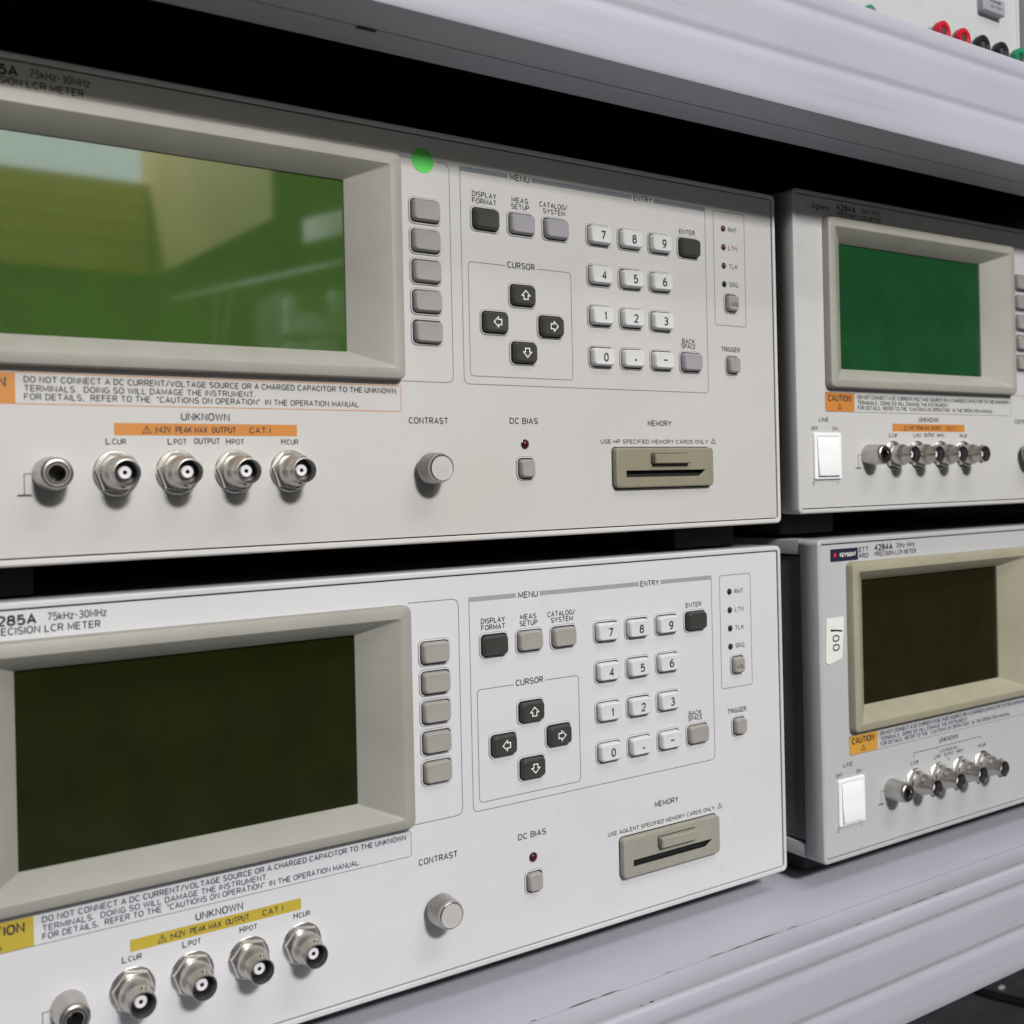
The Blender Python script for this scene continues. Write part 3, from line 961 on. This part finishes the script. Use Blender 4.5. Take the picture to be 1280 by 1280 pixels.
base = dict(panel='panel_beige', frame='frame_beige', bezel='bezel_a', lcd='lcd_a', soft='key_grey', menu='key_lilac', slot='slot_a', bar='bar_a', maker=None, model='4285A', range='75kHz-30MHz',
            head=(34.6, 54.0), caution='orange', box_line='orange', caution_ink='ink', out_bar='orange', bar_end=149.5, output_word=True, l3=177.4,
            memory_text='USE HP SPECIFIED MEMORY CARDS ONLY', dark_leds=False)
A = base
B = dict(base, panel='panel_white', frame='frame_white', bezel='bezel_b', lcd='lcd_b', soft='key_warm', menu='key_warm', slot='slot_b', bar='bar_b', caution='yellow', box_line='line_grey', caution_ink='ink_navy',
         out_bar='yellow', bar_end=146.1, output_word=False, l3=172.4, memory_text='USE AGILENT SPECIFIED MEMORY CARDS ONLY', dark_leds=True)
C = dict(base, panel='panel_grey', frame='panel_grey', lcd='lcd_c', maker='Agilent', model='4284A', range='20Hz-1MHz', head=(36.0, 56.0), box_line='line_grey', caution_ink='ink', bar_end=147.6)
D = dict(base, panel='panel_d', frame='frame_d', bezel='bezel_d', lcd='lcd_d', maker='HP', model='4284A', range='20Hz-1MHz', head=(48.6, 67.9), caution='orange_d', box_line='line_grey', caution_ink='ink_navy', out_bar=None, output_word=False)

LAB_A = 'beige meter with a glossy bright green screen and a round green sticker on its panel'
LAB_B = 'white meter with large dark olive screen and yellow warning strips, under the green sticker meter'
LAB_C = 'pale meter with plain deep green screen and orange warning strips, above the tagged meter'
LAB_D = 'white meter with brown screen, handwritten 100 tag and a navy sticker over its heading'
mA = meter(A, LAB_A, (-3.07, -7.06, 189.43), 0.0074)
mB = meter(B, LAB_B, (0, 0, 0), 0.0)
mC = meter(C, LAB_C, (430.85, -9.14, 193.79), -0.0158)
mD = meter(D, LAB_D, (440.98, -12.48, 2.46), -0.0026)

# stickers
mb = MB()
n = 40
mb.loft([[(r * math.cos(2 * math.pi * k / n), y, r * math.sin(2 * math.pi * k / n)) for k in range(n)] for r, y in ((5.3, 0), (5.25, -0.15))], 'green_dot', front=True)
link('round_sticker', mb.mesh('round_sticker'), mA, (209.3, INK - 0.02, 163.6), label='round bright green paper sticker')

mb = MB()
mb.box(10.9, 33.6, INK - 0.25, INK - 0.02, 164.6, 171.4, 'navy')
y = INK - 0.3
for k in range(8):
    a = k * math.pi / 4
    mb.poly([(14.4 + 1.6 * math.cos(a + d) * q, 168.0 + 1.6 * math.sin(a + d) * q) for d, q in ((-0.12, 1), (0.12, 1), (0.5, 0.3), (-0.5, 0.3))], y, 'red')
mb.poly([(14.4 + 0.9 * math.cos(k * math.pi / 6), 168.0 + 0.9 * math.sin(k * math.pi / 6)) for k in range(12)], y - 0.02, 'red')
mb.text('KEYSIGHT', 18.6, 31.8, 168.0, 1.9, y, 'ink_white', bold=0.03)
link('brand_sticker', mb.mesh('brand_sticker'), mD, label='dark navy sticker with a red burst')

mb = MB()
tag = [(7.2, 133.6), (22.4, 133.4), (22.9, 131.0), (19.0, 110.8), (18.2, 110.3), (5.8, 108.8), (5.2, 110.2)]
tag = [(6.4, 133.7), (20.2, 133.9), (20.8, 132.9), (18.6, 111.0), (8.2, 108.6), (5.4, 109.6), (5.2, 111.0)]
mb.loft([[(p[0], INK - 0.02, p[1]) for p in tag], [(p[0], INK - 0.3, p[1]) for p in tag]], 'paper', front=True)
y = INK - 0.34
mb.stroke([(11.8, 126.6), (9.6, 126.9)], 0.8, y, 'marker')
mb.stroke([(9.4, 127.2), (13.0, 126.8), (19.0, 126.0)], 0.95, y, 'marker')
for vc in (122.4, 117.4):
    mb.stroke([(13.6 + 2.5 * math.cos(t * math.pi / 8) + 0.3 * math.sin(t), vc + 1.55 * math.sin(t * math.pi / 8)) for t in range(16)], 0.8, y, 'marker', closed=True)
link('handwritten_tag', mb.mesh('handwritten_tag'), mD, label='white paper tag with 100 written sideways')

# ------------------------------------------------------------------ instrument on the upper shelf
ex0, ex1, ey, ez = 240.0, 649.0, -10.0, 446.0
e = thing('power_supply', 'pale instrument with a row of coloured terminals standing on the upper shelf', 'instrument', (ex0, ey, ez))
ew, eh = ex1 - ex0, 170.0
mb = MB()
mb.loft([rrect(ew / 2, eh / 2, ew, eh, 2, 14), rrect(ew / 2, eh / 2, ew, eh, 2, 0.8), rrect(ew / 2, eh / 2, ew - 1.2, eh - 1.2, 1.6, 0), rrect(ew / 2, eh / 2, ew - 6, eh - 6, 1.2, 0), rrect(ew / 2, eh / 2, ew - 7, eh - 7, 1.2, 0.9)], 'e_panel', front=True)
link('front_panel', mb.mesh('front_panel'), e)
mb = MB()
mb.box(1.5, ew - 1.5, 14.2, 400, 2, eh - 2, 'e_panel', 1, 2)
link('case', mb.mesh('case'), e)
mb = MB()
mb.box(ew + 0.3, ew + 18, -6, 30, 0, eh, 'e_trim', 1, 2)
link('rack_ear', mb.mesh('rack_ear'), e)


def post_mesh(m):
    mb = MB()
    mb.lathe([(6.4, 0.9), (6.2, -1.0), (5.5, -10), (5.0, -18.6)], 'post_grey', 32, cap=False)
    mb.lathe([(5.0, -18.6), (5.7, -18.9), (5.9, -19.5), (5.9, -22.3), (5.5, -23), (3.6, -23), (3.0, -22.4)], m, 32, cap=False)
    mb.lathe([(3.0, -22.4), (2.8, -21.5), (2.3, -21.5)], m, 32, cap=False)
    mb.lathe([(2.3, -21.5), (2.1, -22.2), (0.2, -22.2)], 'nickel', 24)
    return mb.mesh('terminal_post', 35)


for k, m in enumerate(('post_red', 'post_red', 'post_black', 'post_black', 'post_green')):
    link('terminal_post', cached('post' + m, lambda: post_mesh(m)), e, (534.4 + 19.35 * k - ex0, 0, 468.4 - ez), label={'post_red': 'red terminal', 'post_black': 'black terminal', 'post_green': 'green terminal'}[m])
mb = MB()
mb.lathe([(5.6, 0.9), (5.6, -0.8), (5.0, -1.2), (4.4, -1.0)], 'post_green', 32, cap=False)
mb.lathe([(4.4, -1.0), (4.2, 0.2), (0.2, 0.3)], 'e_panel', 32)
link('ring_light', mb.mesh('ring_light'), e, (498.0 - ex0, 0, 478.0 - ez), label='green ring half hidden by the beam')
mb = MB()
mb.loft([rrect(0, 0, 23, 10, 1.0, 0.9), rrect(0, 0, 23, 10, 1.0, -3.2), rrect(0, 0, 21.6, 8.8, 0.9, -4.0)], 'key_lilac', front=True)
mb.text('Power', -4.5, 7.0, 2.4, 2.0, -4.06, 'ink', bold=0.05)
mb.text('On/Off', -4.5, 7.5, -1.2, 1.8, -4.06, 'ink_soft', bold=0.03)
link('power_key', mb.mesh('power_key'), e, (615.0 - ex0, 0, 508.5 - ez))

# ------------------------------------------------------------------ small things under the shelf
mb = MB()
K_ = [(1040, 420), (1004, 340), (988, 285), (975, 252), (979, 232), (985, 217), (993, 192), (1012, 140), (1050, 60), (1130, -60), (1200, -230)]
pts = []
for a in range(len(K_) - 1):
    p0, p1, p2, p3 = K_[max(0, a - 1)], K_[a], K_[a + 1], K_[min(len(K_) - 1, a + 2)]
    for q in range(6):
        t = q / 6
        pts.append(tuple(0.5 * (2 * p1[c] + (p2[c] - p0[c]) * t + (2 * p0[c] - 5 * p1[c] + 4 * p2[c] - p3[c]) * t * t + (3 * p1[c] - p0[c] - 3 * p2[c] + p3[c]) * t ** 3) for c in (0, 1)) + (4.4,))
mb.tube(pts, 4.2, 'cable')
c = link('cable', mb.mesh('cable'), None, (0, 0, -321))
c['label'] = 'black cable lying on the dark floor beneath the lower shelf'
c['category'] = 'cable'

mb = MB()
mb.loft([[(4 * math.cos(a) * (1 + .3 * math.sin(3 * a)), 2.2 * math.sin(a), z) for a in [q * math.pi / 6 for q in range(12)]] for z in (0.3, 1.6)], 'paper', front=True, back=True)
c = link('paper_scrap', mb.mesh('paper_scrap'), None, (1007, 244, -321))
c['label'] = 'tiny white paper scrap on the dark floor beside the black cable'
c['category'] = 'scrap'

# ------------------------------------------------------------------ far side of the aisle (shows in the screen glass)
mb = MB()
mb.box(-3000, 5200, -3400, -3300, 0, 2600, 'wall_dark')
w_ = link('wall', mb.mesh('wall'), None, (0, 0, -321))
w_['kind'] = 'structure'
cab = thing('wall_cabinet', 'ochre slatted cabinet with a tan end board across the aisle', 'cabinet', (0, 0, 690))
mb = MB()
for k in range(5):
    mb.box(-400, 655, -2050, -2000, k * 41, k * 41 + 35, 'ochre', 2, 1)
    mb.box(-400, 655, -2040, -1998, k * 41 + 35.6, k * 41 + 40.4, 'slat_highlight', 0.5, 1)
mb.box(-400, 655, -2046, -2020, 0, 205, 'tan')
link('slatted_front', mb.mesh('slatted_front'), cab)
mb = MB()
mb.add([(655, -2050, -5), (660, -2050, -5), (697, -1367, -5), (690, -1367, -5), (655, -2050, 560), (660, -2050, 560), (697, -1367, 560), (690, -1367, 560)],
       [[0, 1, 2, 3], [4, 5, 6, 7], [0, 1, 5, 4], [1, 2, 6, 5], [2, 3, 7, 6], [3, 0, 4, 7]], 'tan')
link('end_board', mb.mesh('end_board'), cab)
st = thing('equipment_case', 'white boxed instrument stack with a slanting rail across the aisle', 'instrument', (975, -2000, 430))
mb = MB()
for x0, x1, z0, z1, y1 in ((0, 230, 150, 196, 0), (0, 26, 196, 238, 0), (120, 150, 196, 262, 4), (150, 230, 205, 262, -8), (30, 116, 198, 204, -10), (0, 60, 60, 128, 2), (64, 140, 96, 146, -6), (146, 230, 40, 110, 3), (20, 140, 20, 54, -4)):
    mb.box(x0, x1, -200, y1, z0, z1, 'white_case', 3, 1)
link('case', mb.mesh('case'), st)
mb = MB()
mb.box(-2, 226, -190, -20, 0, 258, 'side_dark', 1, 1)
link('dark_core', mb.mesh('dark_core'), st)
mb = MB()
for za, zb in ((369, 424), (300, 308)):
    P = [(-120, -520), (40, 20), (110, 240)]
    if za == 369:
        P = P[1:]
    for (xa, ya), (xb, yb) in zip(P[:-1], P[1:]):
        mb.add([(xa, ya, za), (xa + 12, ya - 4, za), (xb + 12, yb - 4, za), (xb, yb, za), (xa, ya, zb), (xa + 12, ya - 4, zb), (xb + 12, yb - 4, zb), (xb, yb, zb)],
               [[0, 1, 2, 3], [4, 5, 6, 7], [0, 1, 5, 4], [1, 2, 6, 5], [2, 3, 7, 6], [3, 0, 4, 7]], 'white_case')
link('rail', mb.mesh('rail'), st)
for k, xx in enumerate((-180, -150)):
    mb = MB()
    mb.tube([(xx + 8 * math.sin(t * 0.5 + k), 10 + k * 6, 260 - t * 20) for t in range(14)], 3.0, 'white_case', 8)
    link('hanging_lead', mb.mesh('hanging_lead'), st)
